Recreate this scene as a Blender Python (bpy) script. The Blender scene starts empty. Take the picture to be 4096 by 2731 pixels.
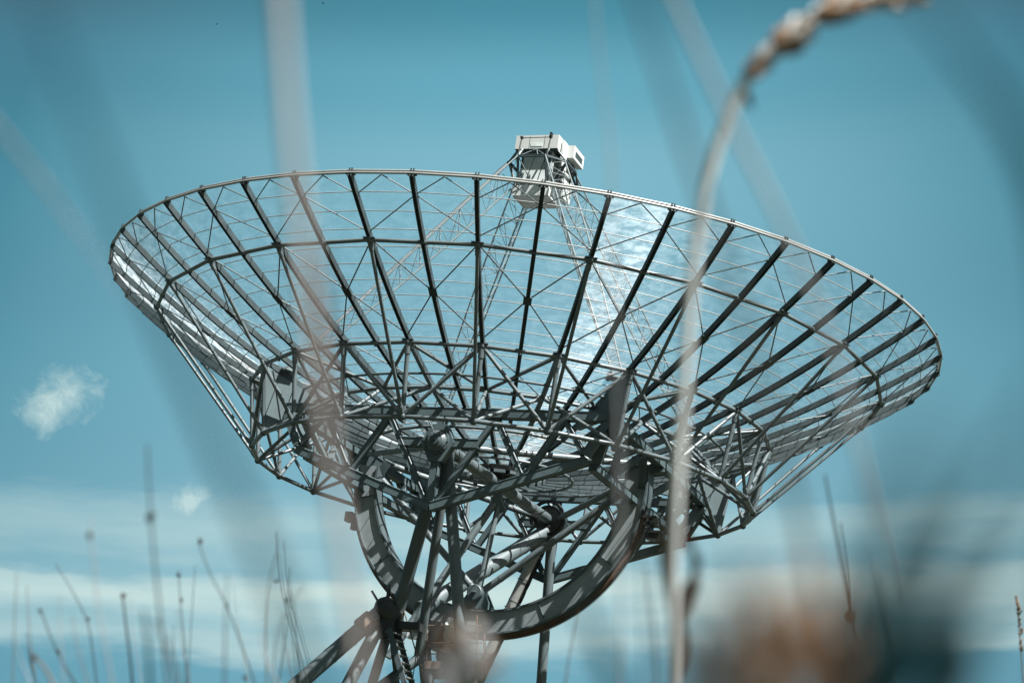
import bpy, math, random
import numpy as np
from math import sin, cos, pi, radians, sqrt
random.seed(7)
rng = np.random.default_rng(11)
S = bpy.context.scene
COL = S.collection

# ------------------------------------------------------------------ frames
# dish frame: origin at the vertex of the reflector, z along its axis
W = np.array([[0.9874, 0.0926, 0.1281], [-0.0858, 0.9947, -0.0571], [-0.1327, 0.0454, 0.9901]])
CAM_H = 0.55
HV = 16.36 + CAM_H                                  # height of the vertex above the ground
CAM = np.array([0.261, -56.369, CAM_H])
PITCH = radians(20.0)
FPX = 7826.5                                        # focal length in pixels of the 4096 wide frame
AL = radians(15)
GU = np.array([sin(AL), cos(AL), 0.0])              # along the declination axle
GV = np.array([cos(AL), -sin(AL), 0.0])             # along the front girder
NB = 48
PUR = .475                                          # spacing of the hoops
FL = 8.75


def D(p):                                           # dish frame -> world
    return W @ np.asarray(p, float) + np.array([0, 0, HV])


def I(p):                                           # world stays world
    return np.asarray(p, float)


def G(x, w, z):                                     # girder frame -> dish frame
    return x * GV + w * GU + np.array([0, 0, z])


def az(i):
    a = 2 * pi * i / NB
    return np.array([sin(a), -cos(a), 0.0])


def surf(r):
    return r * r / (4 * FL)


def ringpt(i, r, z):
    return az(i) * r + np.array([0, 0, z])


CF = np.array([0, cos(PITCH), sin(PITCH)])
CR = np.array([1.0, 0, 0])
CU = np.array([0, -sin(PITCH), cos(PITCH)])


def at(px, py, depth):                              # a point of the meadow seen at depth metres (2352 px wide reading)
    k = 4096 / 2352
    x = (px * k - 2048) / FPX
    y = (1365.5 - py * k) / FPX
    return CAM + depth * (CF + x * CR + y * CU)


def sdir(px, py):
    d = at(px, py, 1.0) - CAM
    return d / np.linalg.norm(d)


# ------------------------------------------------------------------ mesh builder
def nrm(v):
    return v / (np.linalg.norm(v) + 1e-12)


def perp(d):
    a = np.array([0, 0, 1.0]) if abs(d[2]) < .9 else np.array([1.0, 0, 0])
    x = nrm(np.cross(d, a))
    return x, np.cross(d, x)


class MB:
    def __init__(self, xf=D):
        self.v, self.f, self.s, self.uv, self.xf = [], [], [], None, xf

    def add(self, vs, fs, smooth=False):
        o = len(self.v)
        self.v += [tuple(map(float, p)) for p in vs]
        self.f += [tuple(o + i for i in f) for f in fs]
        self.s += [smooth] * len(fs)
        return self

    def path(self, pts, rad, n=10, closed=False, caps=True):
        pts = [np.asarray(p, float) for p in pts]
        m = len(pts)
        if not hasattr(rad, '__len__'):
            rad = [rad] * m
        vs, fs = [], []
        x = None
        for k in range(m):
            if closed:
                d = nrm(pts[(k + 1) % m] - pts[k - 1])
            else:
                d = nrm(pts[min(k + 1, m - 1)] - pts[max(k - 1, 0)])
            if x is None:
                x, y = perp(d)
            else:
                x = nrm(x - d * (x @ d))
                y = np.cross(d, x)
            for j in range(n):
                t = 2 * pi * j / n
                vs.append(pts[k] + rad[k] * (cos(t) * x + sin(t) * y))
        for k in range(m if closed else m - 1):
            k2 = (k + 1) % m
            for j in range(n):
                j2 = (j + 1) % n
                fs.append((k * n + j, k * n + j2, k2 * n + j2, k2 * n + j))
        self.add(vs, fs, True)
        if caps and not closed:
            self.add([vs[j] for j in range(n)][::-1], [tuple(range(n))])
            self.add([vs[(m - 1) * n + j] for j in range(n)], [tuple(range(n))])
        return self

    def tube(self, a, b, r, n=12, r2=None):
        return self.path([a, b], [r, r if r2 is None else r2], n)

    def ring(self, i0, r, z, rad, step=2, n=10, cnt=None):
        return self.path([ringpt(i, r, z) for i in range(i0, i0 + NB, step)], rad, n, closed=True)

    def prism(self, poly, off):                     # polygon swept by the vector off, centred
        off = np.asarray(off, float)
        a = [np.asarray(p, float) - off / 2 for p in poly]
        b = [np.asarray(p, float) + off / 2 for p in poly]
        n = len(poly)
        fs = [tuple(range(n))[::-1], tuple(range(n, 2 * n))]
        fs += [(k, (k + 1) % n, n + (k + 1) % n, n + k) for k in range(n)]
        return self.add(a + b, fs)

    def beam(self, a, b, h, t, nrmdir, ext=0.0):    # box section: t along nrmdir, h across
        a, b = np.asarray(a, float), np.asarray(b, float)
        d = nrm(b - a)
        nn = nrm(np.asarray(nrmdir, float) - d * (np.asarray(nrmdir, float) @ d))
        hh = np.cross(d, nn)
        a = a - d * ext
        b = b + d * ext
        q = [a - hh * h / 2, b - hh * h / 2, b + hh * h / 2, a + hh * h / 2]
        c = min(.018, t * .12, h * .12)             # small chamfer so the edges catch light
        vs, rings = [], []
        for e in (a, b):
            for (sx, sy) in ((-1, -1), (1, -1), (1, 1), (-1, 1)):
                for (ux, uy) in (((sx * (h / 2 - c)), sy * t / 2), (sx * h / 2, sy * (t / 2 - c))) if sx * sy > 0 else ((sx * h / 2, sy * (t / 2 - c)), (sx * (h / 2 - c), sy * t / 2)):
                    vs.append(e + hh * ux + nn * uy)
        fs = [(j, (j + 1) % 8, 8 + (j + 1) % 8, 8 + j) for j in range(8)] + [tuple(range(8))[::-1], tuple(range(8, 16))]
        return self.add(vs, fs)

    def box(self, c, ex, ey, ez):                   # half extents as vectors
        c = np.asarray(c, float)
        vs = [c + sx * ex + sy * ey + sz * ez for sx in (-1, 1) for sy in (-1, 1) for sz in (-1, 1)]
        return self.add(vs, [(0, 1, 3, 2), (4, 6, 7, 5), (0, 4, 5, 1), (2, 3, 7, 6), (0, 2, 6, 4), (1, 5, 7, 3)])

    def lathe(self, c, axis, prof, n=28):           # prof: (radius, height along axis)
        axis = nrm(np.asarray(axis, float))
        x, y = perp(axis)
        vs, fs = [], []
        for (r, h) in prof:
            for j in range(n):
                t = 2 * pi * j / n
                vs.append(np.asarray(c, float) + axis * h + r * (cos(t) * x + sin(t) * y))
        for k in range(len(prof) - 1):
            for j in range(n):
                j2 = (j + 1) % n
                fs.append((k * n + j, k * n + j2, (k + 1) * n + j2, (k + 1) * n + j))
        fs += [tuple(range(n))[::-1], tuple((len(prof) - 1) * n + j for j in range(n))]
        return self.add(vs, fs, False)

    def blob(self, c, axis, rl, rw, n=8, m=5):      # a spindle (spikelet, knot)
        axis = nrm(np.asarray(axis, float))
        prof = [(max(rw * sin(pi * k / m), rw * .05), -rl * cos(pi * k / m)) for k in range(m + 1)]
        o = len(self.s)
        self.lathe(c, axis, prof, n)
        for k in range(o, len(self.s)):
            self.s[k] = True
        return self

    def build(self, name, mat, parent=None, uv=None):
        me = bpy.data.meshes.new(name)
        me.from_pydata([tuple(self.xf(p)) for p in self.v], [], self.f)
        me.polygons.foreach_set('use_smooth', self.s)
        if uv is not None:
            l = me.uv_layers.new(name='UVMap')
            for lp in me.loops:
                l.data[lp.index].uv = uv[lp.vertex_index]
        me.update()
        if uv is None:
            import bmesh
            bm = bmesh.new(); bm.from_mesh(me)
            bmesh.ops.recalc_face_normals(bm, faces=bm.faces)
            bm.to_mesh(me); bm.free()
        me.materials.append(mat)
        o = bpy.data.objects.new(name, me)
        COL.objects.link(o)
        if parent is not None:
            o.parent = parent
            o.matrix_parent_inverse = parent.matrix_world.inverted()
        return o


def tag(o, label=None, cat=None, group=None, kind=None):
    if label: o['label'] = label
    if cat: o['category'] = cat
    if group: o['group'] = group
    if kind: o['kind'] = kind
    return o


def empty(name, loc=(0, 0, 0)):
    o = bpy.data.objects.new(name, None)
    o.location = loc
    o.empty_display_size = .2
    COL.objects.link(o)
    from mathutils import Matrix
    o.matrix_world = Matrix.Translation(loc)
    return o


# ------------------------------------------------------------------ materials
def newmat(name):
    m = bpy.data.materials.new(name)
    m.use_nodes = True
    nt = m.node_tree
    nt.nodes.clear()
    return m, nt, nt.nodes, nt.links


def paint(name, col, rough=.5, metal=0.0, var=.25, scale=2.0, rust=0.0, rustcol=(.12, .055, .025), bump=.0, spec=.5):
    m, nt, N, L = newmat(name)
    out = N.new('ShaderNodeOutputMaterial')
    b = N.new('ShaderNodeBsdfPrincipled')
    tc = N.new('ShaderNodeTexCoord')
    n1 = N.new('ShaderNodeTexNoise')
    n1.inputs['Scale'].default_value = scale
    n1.inputs['Detail'].default_value = 8
    n1.inputs['Roughness'].default_value = .65
    L.new(tc.outputs['Object'], n1.inputs['Vector'])
    r = N.new('ShaderNodeValToRGB')
    r.color_ramp.elements[0].position = .3
    r.color_ramp.elements[1].position = .72
    r.color_ramp.elements[0].color = (*[c * (1 - var) for c in col], 1)
    r.color_ramp.elements[1].color = (*[min(1, c * (1 + var)) for c in col], 1)
    L.new(n1.outputs['Fac'], r.inputs['Fac'])
    last = r.outputs['Color']
    if rust > 0:
        n2 = N.new('ShaderNodeTexNoise')
        n2.inputs['Scale'].default_value = scale * 2.3
        n2.inputs['Detail'].default_value = 10
        n2.inputs['Roughness'].default_value = .7
        L.new(tc.outputs['Object'], n2.inputs['Vector'])
        r2 = N.new('ShaderNodeValToRGB')
        r2.color_ramp.elements[0].position = .72 - rust
        r2.color_ramp.elements[1].position = .80 - rust * .6
        L.new(n2.outputs['Fac'], r2.inputs['Fac'])
        mx = N.new('ShaderNodeMix')
        mx.data_type = 'RGBA'
        L.new(r2.outputs['Color'], mx.inputs['Factor'])
        L.new(last, mx.inputs['A'])
        mx.inputs['B'].default_value = (*rustcol, 1)
        last = mx.outputs['Result']
    L.new(last, b.inputs['Base Color'])
    b.inputs['Roughness'].default_value = rough
    b.inputs['Metallic'].default_value = metal
    b.inputs['Specular IOR Level'].default_value = spec
    if bump:
        bp = N.new('ShaderNodeBump')
        bp.inputs['Strength'].default_value = bump
        bp.inputs['Distance'].default_value = .02
        L.new(n1.outputs['Fac'], bp.inputs['Height'])
        L.new(bp.outputs['Normal'], b.inputs['Normal'])
    L.new(b.outputs['BSDF'], out.inputs['Surface'])
    return m


def mesh_mat():
    # fine stainless wire cloth: open area seen through, closing up at grazing angles
    m, nt, N, L = newmat('wire_cloth')
    out = N.new('ShaderNodeOutputMaterial')
    geo = N.new('ShaderNodeNewGeometry')
    dot = N.new('ShaderNodeVectorMath'); dot.operation = 'DOT_PRODUCT'
    L.new(geo.outputs['Normal'], dot.inputs[0]); L.new(geo.outputs['Incoming'], dot.inputs[1])
    ab = N.new('ShaderNodeMath'); ab.operation = 'ABSOLUTE'
    L.new(dot.outputs['Value'], ab.inputs[0])
    mx = N.new('ShaderNodeMath'); mx.operation = 'MAXIMUM'; mx.inputs[1].default_value = .12
    L.new(ab.outputs[0], mx.inputs[0])
    dv = N.new('ShaderNodeMath'); dv.operation = 'DIVIDE'; dv.inputs[0].default_value = MESH_OPEN
    L.new(mx.outputs[0], dv.inputs[1])
    cl = N.new('ShaderNodeMath'); cl.operation = 'MINIMUM'; cl.inputs[1].default_value = .75
    L.new(dv.outputs[0], cl.inputs[0])
    tr = N.new('ShaderNodeBsdfTransparent')
    di = N.new('ShaderNodeBsdfDiffuse'); di.inputs['Color'].default_value = (.09, .10, .10, 1)
    tl = N.new('ShaderNodeBsdfTranslucent'); tl.inputs['Color'].default_value = (.20, .23, .23, 1)
    # the sun scatters in a cone round the hoop wires, through the cloth
    gl = N.new('ShaderNodeBsdfHair'); gl.component = 'Transmission'
    gl.inputs['RoughnessU'].default_value = GLINT_R
    gl.inputs['RoughnessV'].default_value = 1.0
    tg = N.new('ShaderNodeTangent'); tg.direction_type = 'UV_MAP'; tg.uv_map = 'UVMap'
    L.new(tg.outputs['Tangent'], gl.inputs['Tangent'])
    # and round the radial wires crossing them
    cr = N.new('ShaderNodeVectorMath'); cr.operation = 'CROSS_PRODUCT'
    L.new(geo.outputs['True Normal'], cr.inputs[0]); L.new(tg.outputs['Tangent'], cr.inputs[1])
    g2 = N.new('ShaderNodeBsdfHair'); g2.component = 'Transmission'
    g2.inputs['RoughnessU'].default_value = .07
    g2.inputs['RoughnessV'].default_value = 1.0
    L.new(cr.outputs[0], g2.inputs['Tangent'])
    # slack and dents in the cloth: broad patches broken by fine weave lines along the hoops
    tc = N.new('ShaderNodeTexCoord')

    def fbm(vec, scale, sv, det, rough, dist):
        mp = N.new('ShaderNodeMapping'); mp.inputs['Scale'].default_value = sv
        L.new(tc.outputs[vec], mp.inputs['Vector'])
        n = N.new('ShaderNodeTexNoise'); n.inputs['Scale'].default_value = scale
        n.inputs['Detail'].default_value = det; n.inputs['Roughness'].default_value = rough; n.inputs['Distortion'].default_value = dist
        L.new(mp.outputs['Vector'], n.inputs['Vector'])
        return n.outputs['Fac']

    def cramp(f, p0, p1, c0, c1):
        r = N.new('ShaderNodeValToRGB')
        r.color_ramp.elements[0].position = p0; r.color_ramp.elements[1].position = p1
        r.color_ramp.elements[0].color = (c0, c0, c0, 1); r.color_ramp.elements[1].color = (c1, c1, c1, 1)
        L.new(f, r.inputs['Fac'])
        return r.outputs['Color']

    pt = cramp(fbm('Object', 2.6, (1, 1, 2.2), 7, .7, .3), .34, .52, .35, 1.0)
    ln = cramp(fbm('UV', 9.0, (.35, 5.5, 1), 8, .75, .1), .40, .58, .22, 1.0)
    mm = N.new('ShaderNodeMix'); mm.data_type = 'RGBA'; mm.blend_type = 'MULTIPLY'; mm.inputs['Factor'].default_value = 1
    L.new(pt, mm.inputs['A']); L.new(ln, mm.inputs['B'])
    L.new(mm.outputs['Result'], gl.inputs['Color']); L.new(mm.outputs['Result'], g2.inputs['Color'])
    ga = N.new('ShaderNodeAddShader')
    L.new(gl.outputs[0], ga.inputs[0]); L.new(g2.outputs[0], ga.inputs[1])
    m1 = N.new('ShaderNodeMixShader'); m1.inputs['Fac'].default_value = .6
    L.new(di.outputs[0], m1.inputs[1]); L.new(tl.outputs[0], m1.inputs[2])
    m2 = N.new('ShaderNodeMixShader'); m2.inputs['Fac'].default_value = GLINT_A
    L.new(m1.outputs[0], m2.inputs[1]); L.new(ga.outputs[0], m2.inputs[2])
    m3 = N.new('ShaderNodeMixShader')
    L.new(cl.outputs[0], m3.inputs['Fac']); L.new(tr.outputs[0], m3.inputs[1]); L.new(m2.outputs[0], m3.inputs[2])
    L.new(m3.outputs[0], out.inputs['Surface'])
    return m


def blade_mat(name, c0, c1, trans=.35):
    m, nt, N, L = newmat(name)
    out = N.new('ShaderNodeOutputMaterial')
    tc = N.new('ShaderNodeTexCoord')
    n1 = N.new('ShaderNodeTexNoise'); n1.inputs['Scale'].default_value = 45; n1.inputs['Detail'].default_value = 5
    L.new(tc.outputs['Object'], n1.inputs['Vector'])
    r = N.new('ShaderNodeValToRGB')
    r.color_ramp.elements[0].position = .35; r.color_ramp.elements[1].position = .65
    r.color_ramp.elements[0].color = (*c0, 1); r.color_ramp.elements[1].color = (*c1, 1)
    L.new(n1.outputs['Fac'], r.inputs['Fac'])
    b = N.new('ShaderNodeBsdfPrincipled'); b.inputs['Roughness'].default_value = .8; b.inputs['Specular IOR Level'].default_value = .12
    t = N.new('ShaderNodeBsdfTranslucent')
    L.new(r.outputs['Color'], b.inputs['Base Color']); L.new(r.outputs['Color'], t.inputs['Color'])
    mx = N.new('ShaderNodeMixShader'); mx.inputs['Fac'].default_value = trans
    L.new(b.outputs[0], mx.inputs[1]); L.new(t.outputs[0], mx.inputs[2])
    L.new(mx.outputs[0], out.inputs['Surface'])
    return m


MESH_OPEN, GLINT_R, GLINT_A = .09, .034, .75
M = dict(
    steel=paint('painted_steel', (.054, .073, .079), .5, var=.22, scale=1.3, rust=.02),
    tube=paint('painted_tube', (.084, .106, .113), .42, var=.2, scale=1.1, rust=.02),
    rib=paint('galvanised_rib', (.040, .055, .060), .5, metal=.0, var=.3, scale=3, spec=.2),
    girder=paint('girder_paint', (.060, .088, .096), .55, var=.25, scale=1.4, rust=.03, bump=.05),
    purlin=paint('aluminium_rod', (0.2664, 0.2738, 0.2664), .4, metal=.2, var=.12, scale=4),
    cable=paint('black_cable', (0.0104, 0.0111, 0.0118), .6, var=.3, scale=8),
    white=paint('white_panel', (0.4884, 0.5032, 0.4884), .5, var=.05, scale=1.5),
    offwhite=paint('weathered_panel', (.56, .61, .61), .35, var=.25, scale=2.6, bump=.12),
    under=paint('cabin_underside', (0.3108, 0.2812, 0.2516), .6, var=.1, scale=3),
    mast=paint('mast_grey', (.11, .138, .145), .45, var=.2, scale=2),
    sector=paint('sector_paint', (.175, .205, .212), .5, var=.2, scale=1.4, rust=.03),
    gear=paint('rusty_gear', (0.0888, 0.0555, 0.0370), .6, var=.35, scale=3, rust=.22),
    dark=paint('dark_housing', (0.0207, 0.0222, 0.0222), .45, var=.35, scale=4),
    rusty=paint('rusty_plate', (0.0962, 0.0629, 0.0444), .7, var=.3, scale=4, rust=.12),
    mesh=mesh_mat(),
    straw=blade_mat('dry_straw', (.16, .125, .095), (.24, .20, .16)),
    rosy=blade_mat('rosy_husk', (.20, .12, .075), (.42, .29, .20)),
    cream=blade_mat('cream_stem', (.50, .51, .50), (.66, .67, .65), .2),
    blush=blade_mat('pinkish_straw', (.31, .28, .27), (.41, .375, .36), .2),
    pale=blade_mat('bleached_straw', (.26, .265, .27), (.36, .365, .37), .2),
    brown=blade_mat('brown_husk', (.16, .085, .05), (.36, .23, .16)),
    rust=blade_mat('red_brown_husk', (0.1554, 0.0592, 0.0222), (0.2294, 0.1258, 0.0666)),
    green=blade_mat('dark_green_blade', (.002, .022, .026), (.004, .036, .040), .2),
    knot=blade_mat('dark_knot', (0.0104, 0.0133, 0.0118), (0.0370, 0.0259, 0.0185), .1),
    grey=blade_mat('grey_stem', (0.0444, 0.0481, 0.0459), (0.0888, 0.0873, 0.0777)),
)

# ------------------------------------------------------------------ the telescope
T = empty('radio_telescope')
tag(T, 'huge grey lattice radio telescope with a wire mesh dish pointing up at the sky', 'radio telescope')

R2, Z2, R3, Z3, R4, Z4, R5, Z5 = 10.951, 3.237, 7.816, 1.535, 7.493, -.432, 5.95, .85
RR = 12.5

# reflector surface: one panel per bay
NR = 30
for i in range(NB):
    b = MB(); uv = []
    vs, fs = [], []
    for k in range(NR + 1):
        r = 1.0 + (RR - 1.0) * k / NR
        z = surf(r) + .03
        vs += [ringpt(i, r, z), ringpt(i + 1, r, z)]
        uv += [(0, k / NR), (1, k / NR)]
    for k in range(NR):
        fs.append((2 * k, 2 * k + 1, 2 * k + 3, 2 * k + 2))
    b.add(vs, fs, True)
    b.build('mesh_panel', M['mesh'], T, uv)

# ribs
for i in range(NB):
    b = MB()
    r0 = 1.3 if i % 2 == 0 else 4.2
    n = 26
    a = az(i); t = np.array([-a[1], a[0], 0])
    hw, dp = .055, .15
    vs, fs = [], []
    for k in range(n + 1):
        r = r0 + (RR - r0) * k / n
        sl = r / (2 * FL)
        nn = nrm(a * sl - np.array([0, 0, 1.0]))
        p = ringpt(i, r, surf(r)) + nn * .02
        # a lipped channel section open to the back
        for (x, y) in ((-hw, 0), (-hw, dp), (-hw * .45, dp), (-hw * .45, dp - .05), (hw * .45, dp - .05), (hw * .45, dp), (hw, dp), (hw, 0)):
            vs.append(p + t * x + nn * y)
    for k in range(n):
        for j in range(8):
            fs.append((8 * k + j, 8 * k + (j + 1) % 8, 8 * k + 8 + (j + 1) % 8, 8 * k + 8 + j))
    fs += [tuple(range(8)), tuple(range(8 * n, 8 * n + 8))]
    b.add(vs, fs)
    b.build('rib', M['rib'], T)
    # rim clamp holding the double rim tube
    b = MB()
    c = ringpt(i, RR + .02, surf(RR) - .02)
    b.box(c - np.array([0, 0, .05]), a * .05, t * .12, np.array([0, 0, .03]))
    for s in (-1, 1):
        b.box(c + t * .035 * s + np.array([0, 0, .035]), a * .05, t * .014, np.array([0, 0, .06]))
    b.build('rim_clamp', M['rib'], T)

for (dr, dz) in ((.0, .03), (.06, -.055)):
    b = MB().path([ringpt(i, RR + dr, surf(RR) + dz) for i in range(NB)], .034, 8, closed=True)
    b.build('rim_tube', M['purlin'], T)

k = 1
while RR - PUR * k > 1.6:
    r = RR - PUR * k
    MB().path([ringpt(i, r, surf(r) - .012) for i in range(NB)], .0125, 6, closed=True).build('purlin', M['purlin'], T)
    k += 1

# thin bracing rods and gussets, in the pattern that repeats every second rib
for i in range(0, NB, 2):
    b = MB()
    def q(j, r, off=.075):
        return ringpt(j, r, surf(r) - off)
    rp = RR - PUR
    for j in (i - 1, i):                            # small vees under the rim, one per bay
        mid = (q(j, RR) + q(j + 1, RR)) / 2
        b.tube(mid, q(j, rp), .016, 6); b.tube(mid, q(j + 1, rp), .016, 6)
    for s in (-1, 1):
        b.tube(q(i + s, rp), q(i, R2 + .1), .017, 6)
        b.tube(q(i, R2 - .1), q(i + s, 9.45, .14), .02, 6)
        b.tube(q(i + s, 9.45, .14), q(i, R3 + .1), .02, 6)
        b.tube(q(i, R3 - .1), q(i + s, 6.75, .12), .018, 6)
        b.tube(q(i + s, 6.75, .12), q(i, R5 - .1, .12), .018, 6)
    b.build('bracing_rod', M['tube'], T)
    a = az(i + 1); t = np.array([-a[1], a[0], 0]); sl = nrm(a + np.array([0, 0, 9.45 / (2 * FL)])); nn = np.cross(t, sl)
    b = MB().box(ringpt(i + 1, 9.45, surf(9.45) - .165), t * .11, sl * .14, nn * .012)
    for s1 in (-1, 1):
        for s2 in (-1, 1):
            b.tube(ringpt(i + 1, 9.45, surf(9.45) - .15) + t * .07 * s1 + sl * .09 * s2, ringpt(i + 1, 9.45, surf(9.45) - .2) + t * .07 * s1 + sl * .09 * s2, .014, 6)
    b.build('gusset_plate', M['rib'], T)

# ring tubes
for (r, z, rad) in ((R2, Z2, .058), (R3, Z3, .062), (R4, Z4, .066), (R5, Z5, .058)):
    MB().ring(0, r, z, rad, 2, 12).build('ring_tube', M['tube'], T)
r = 4.05
MB().path([ringpt(i, r, surf(r) - .2) for i in range(0, NB, 2)], .045, 10, closed=True).build('ring_tube', M['tube'], T)
r = 2.1
MB().path([ringpt(i, r, surf(r) - .2) for i in range(0, NB, 2)], .045, 10, closed=True).build('ring_tube', M['tube'], T)
r = 6.55
MB().path([ringpt(i, r, surf(r) - .17) for i in range(0, NB)], .038, 8, closed=True).build('ring_tube', M['steel'], T)

for i in range(0, NB, 2):
    n2, n3, n4, n5 = ringpt(i, R2, Z2), ringpt(i, R3, Z3), ringpt(i, R4, Z4), ringpt(i, R5, Z5)
    a = az(i)
    # long strut from the lower ring out to the middle ring
    d = nrm(n2 - n4)
    b = MB().tube(n4 + d * .06, n2 - d * .06, .05, 10)
    b.tube(n4 + d * .12, n4 + d * .3, .066, 10); b.tube(n2 - d * .3, n2 - d * .1, .066, 10)
    b.build('outer_strut', M['tube'], T)
    d = nrm(n3 - n4)
    b = MB().tube(n4, n3, .064, 12)
    b.tube(n3 - d * .32, n3 - d * .02, .082, 12); b.tube(n4 + d * .02, n4 + d * .24, .08, 12)
    b.build('ring_post', M['tube'], T)
    # ball joints
    for (nme, p, rr, rs) in (('node_joint', n2, R2, .09), ('node_joint', n3, R3, .1), ('node_joint', n4, R4, .1)):
        b = MB().blob(p, a, rs * 1.0, rs * 1.15, 12, 8)
        if rr != R4:
            up = ringpt(i, rr, surf(rr) - .15)
            b.tube(p, up, .055, 10)
            t = np.array([-a[1], a[0], 0])
            b.box(up, t * .16, a * .1, np.array([0, 0, .012]))
        b.build(nme, M['steel'], T)
    if i % 4 == 2:
        for s in (-2, 2):
            e = ringpt(i + s, R3, Z3); d = nrm(e - n4)
            b = MB().tube(n4, e, .056, 12)
            b.tube(n4 + d * .08, n4 + d * .3, .07, 12)
            b.build('web_brace', M['tube'], T)
        for s in (-2, 0, 2):
            MB().tube(n3, ringpt(i + s, R5, Z5), .05, 10).build('upper_brace', M['tube'], T)
    else:
        for s in (-2, 0, 2):
            e = ringpt(i + s, R5, Z5)
            b = MB().tube(n4, e, .056, 10)
            d = e - n4
            for f in (.25, .5, .75):
                b.tube(n4 + d * (f - .004), n4 + d * (f + .004), .062, 10)
            b.build('lower_brace', M['tube'], T)
    # inner frame from ring 5 to the hub
    MB().tube(n5, ringpt(i, 4.05, surf(4.05) - .2), .04, 8).build('inner_strut', M['tube'], T)
# clamps where the plain ribs cross the two ring tubes
for i in range(1, NB, 2):
    for (r, z) in ((R2, Z2), (R3, Z3)):
        rc = r * cos(2 * pi / NB)
        a = az(i); t = np.array([-a[1], a[0], 0])
        p0 = ringpt(i, rc, z); p1 = ringpt(i, rc, surf(rc) - .16)
        b = MB().tube(p0 - np.array([0, 0, .02]), p1, .045, 10)
        b.tube(p0 - nrm(p1 - p0) * .10, p0, .042, 10)
        b.box(p1, t * .13, a * .07, np.array([0, 0, .014]))
        b.build('rib_clamp', M['steel'], T)

# centre hub of the reflector
b = MB().lathe((0, 0, 0), (0, 0, 1), [(.30, -.42), (.42, -.40), (.44, -.16), (.9, -.12), (.95, .0), (.95, .02)], 24)
b.build('dish_hub', M['dark'], T)
b = MB()
for j in range(12):
    a = az(j * 4)
    b.box(a * .72 + np.array([0, 0, -.17]), a * .2, np.array([-a[1], a[0], 0]) * .17, np.array([0, 0, .045]))
b.build('hub_collar', M['steel'], T)

# ------------------------------------------------------------------ square frame of box girders
CW = 4.9
def girder(P, nd, front=True):
    g = empty_part('box_girder')
    def mem(name, p, q_, h, t=.26, mat='girder', ext=.0):
        b = MB().beam(P(*p), P(*q_), h, t, nd, ext)
        return b.build(name, M[mat], g)
    for s in (-1, 1):
        mem('top_chord', (0, .42), (s * (CW - .02), .42), .27, .28)
    for s in (-1, 1):
        mem('end_post', (s * 4.86, .29), (s * 4.33, -.66), .26, .272)
        if front:
            mem('bottom_chord', (s * 4.36, -.80), (s * .02, -2.27), .25, .28)
            mem('diagonal', (s * 1.6, .29), (s * .16, -2.12), .15, .22)
            mem('diagonal', (s * 1.62, .29), (s * 2.55, -1.28), .17, .20)
            mem('diagonal', (s * 2.7, -1.24), (s * 3.58, .29), .17, .21)
            mem('diagonal', (s * 3.62, .29), (s * 4.26, -.62), .15, .19)
            mem('cross_beam', (s * .24, -.45), (s * 1.2, -.45), .27, .23)
        else:
            mem('bottom_chord', (s * 4.4, -.80), (0, -.80), .24, .27)
            mem('diagonal', (0, -.68), (s * 1.6, .29), .17, .2)
            mem('diagonal', (s * 1.64, .29), (s * 2.9, -.68), .16, .21)
            mem('diagonal', (s * 2.94, -.68), (s * 3.6, .29), .16, .19)
    if front:
        mem('centre_post', (0, -2.15), (0, -.75), .25, .24)
        mem('centre_post', (0, -.15), (0, .29), .25, .24)
        # diamond plate round the bearing
        d = .5
        MB().prism([P(-d, -.45), P(-.2, -.45 - .55), P(.2, -.45 - .55), P(d, -.45), P(.2, -.45 + .5), P(-.2, -.45 + .5)], np.asarray(nd) * .30).build('bearing_plate', M['girder'], g)
    return g


def empty_part(name):
    o = bpy.data.objects.new(name, None)
    o.empty_display_size = .2
    COL.objects.link(o)
    o.parent = T
    return o


girder(lambda x, z: G(x, -CW, z), GU, True)
girder(lambda x, z: G(x, CW, z), GU, True)
girder(lambda x, z: G(CW - (.42 - z) * .46, x * .97, z), GV, False)
girder(lambda x, z: G(-CW + (.42 - z) * .46, x * .97, z), GV, False)

# declination bearings on the front and rear girders
for s in (-1, 1):
    c = G(0, s * (CW + .15), -.45)
    b = MB().lathe(c, GU * s, [(.36, 0), (.36, .05), (.31, .06), (.30, .12), (.22, .2), (.17, .22), (.16, .3), (.08, .31), (.07, .4), (.03, .41), (.03, .45)], 28)
    for j in range(10):
        t = 2 * pi * j / 10
        o = (cos(t) * GV + sin(t) * np.array([0, 0, 1.0])) * .33
        b.tube(c + o, c + o + GU * s * .09, .025, 8)
    b.path([c + GU * s * .2 + np.array([0, 0, .1]), c + GU * s * .3 + np.array([0, 0, .35]) - GV * .1, c + GU * s * .2 + np.array([0, 0, .62]) - GV * .32], .018, 6)
    b.build('declination_bearing', M['steel'], T)
b = MB().tube(G(0, -CW + .1, -.45), G(0, CW - .1, -.45), .175, 24)
for w in np.arange(-4.2, 4.3, .62):
    b.tube(G(0, w, -.45), G(0, w + .035, -.45), .184, 24)
b.build('declination_axle', M['tube'], T)
b = MB()
pts = []
for k in range(150):
    w = -4.0 + 8.0 * k / 149
    t = w * 2.0
    pts.append(G(0, w, -.45) + .19 * (cos(t) * GV + sin(t) * np.array([0, 0, 1.0])))
b.path(pts, .014, 5)
b.build('axle_cable', M['cable'], T)
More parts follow.
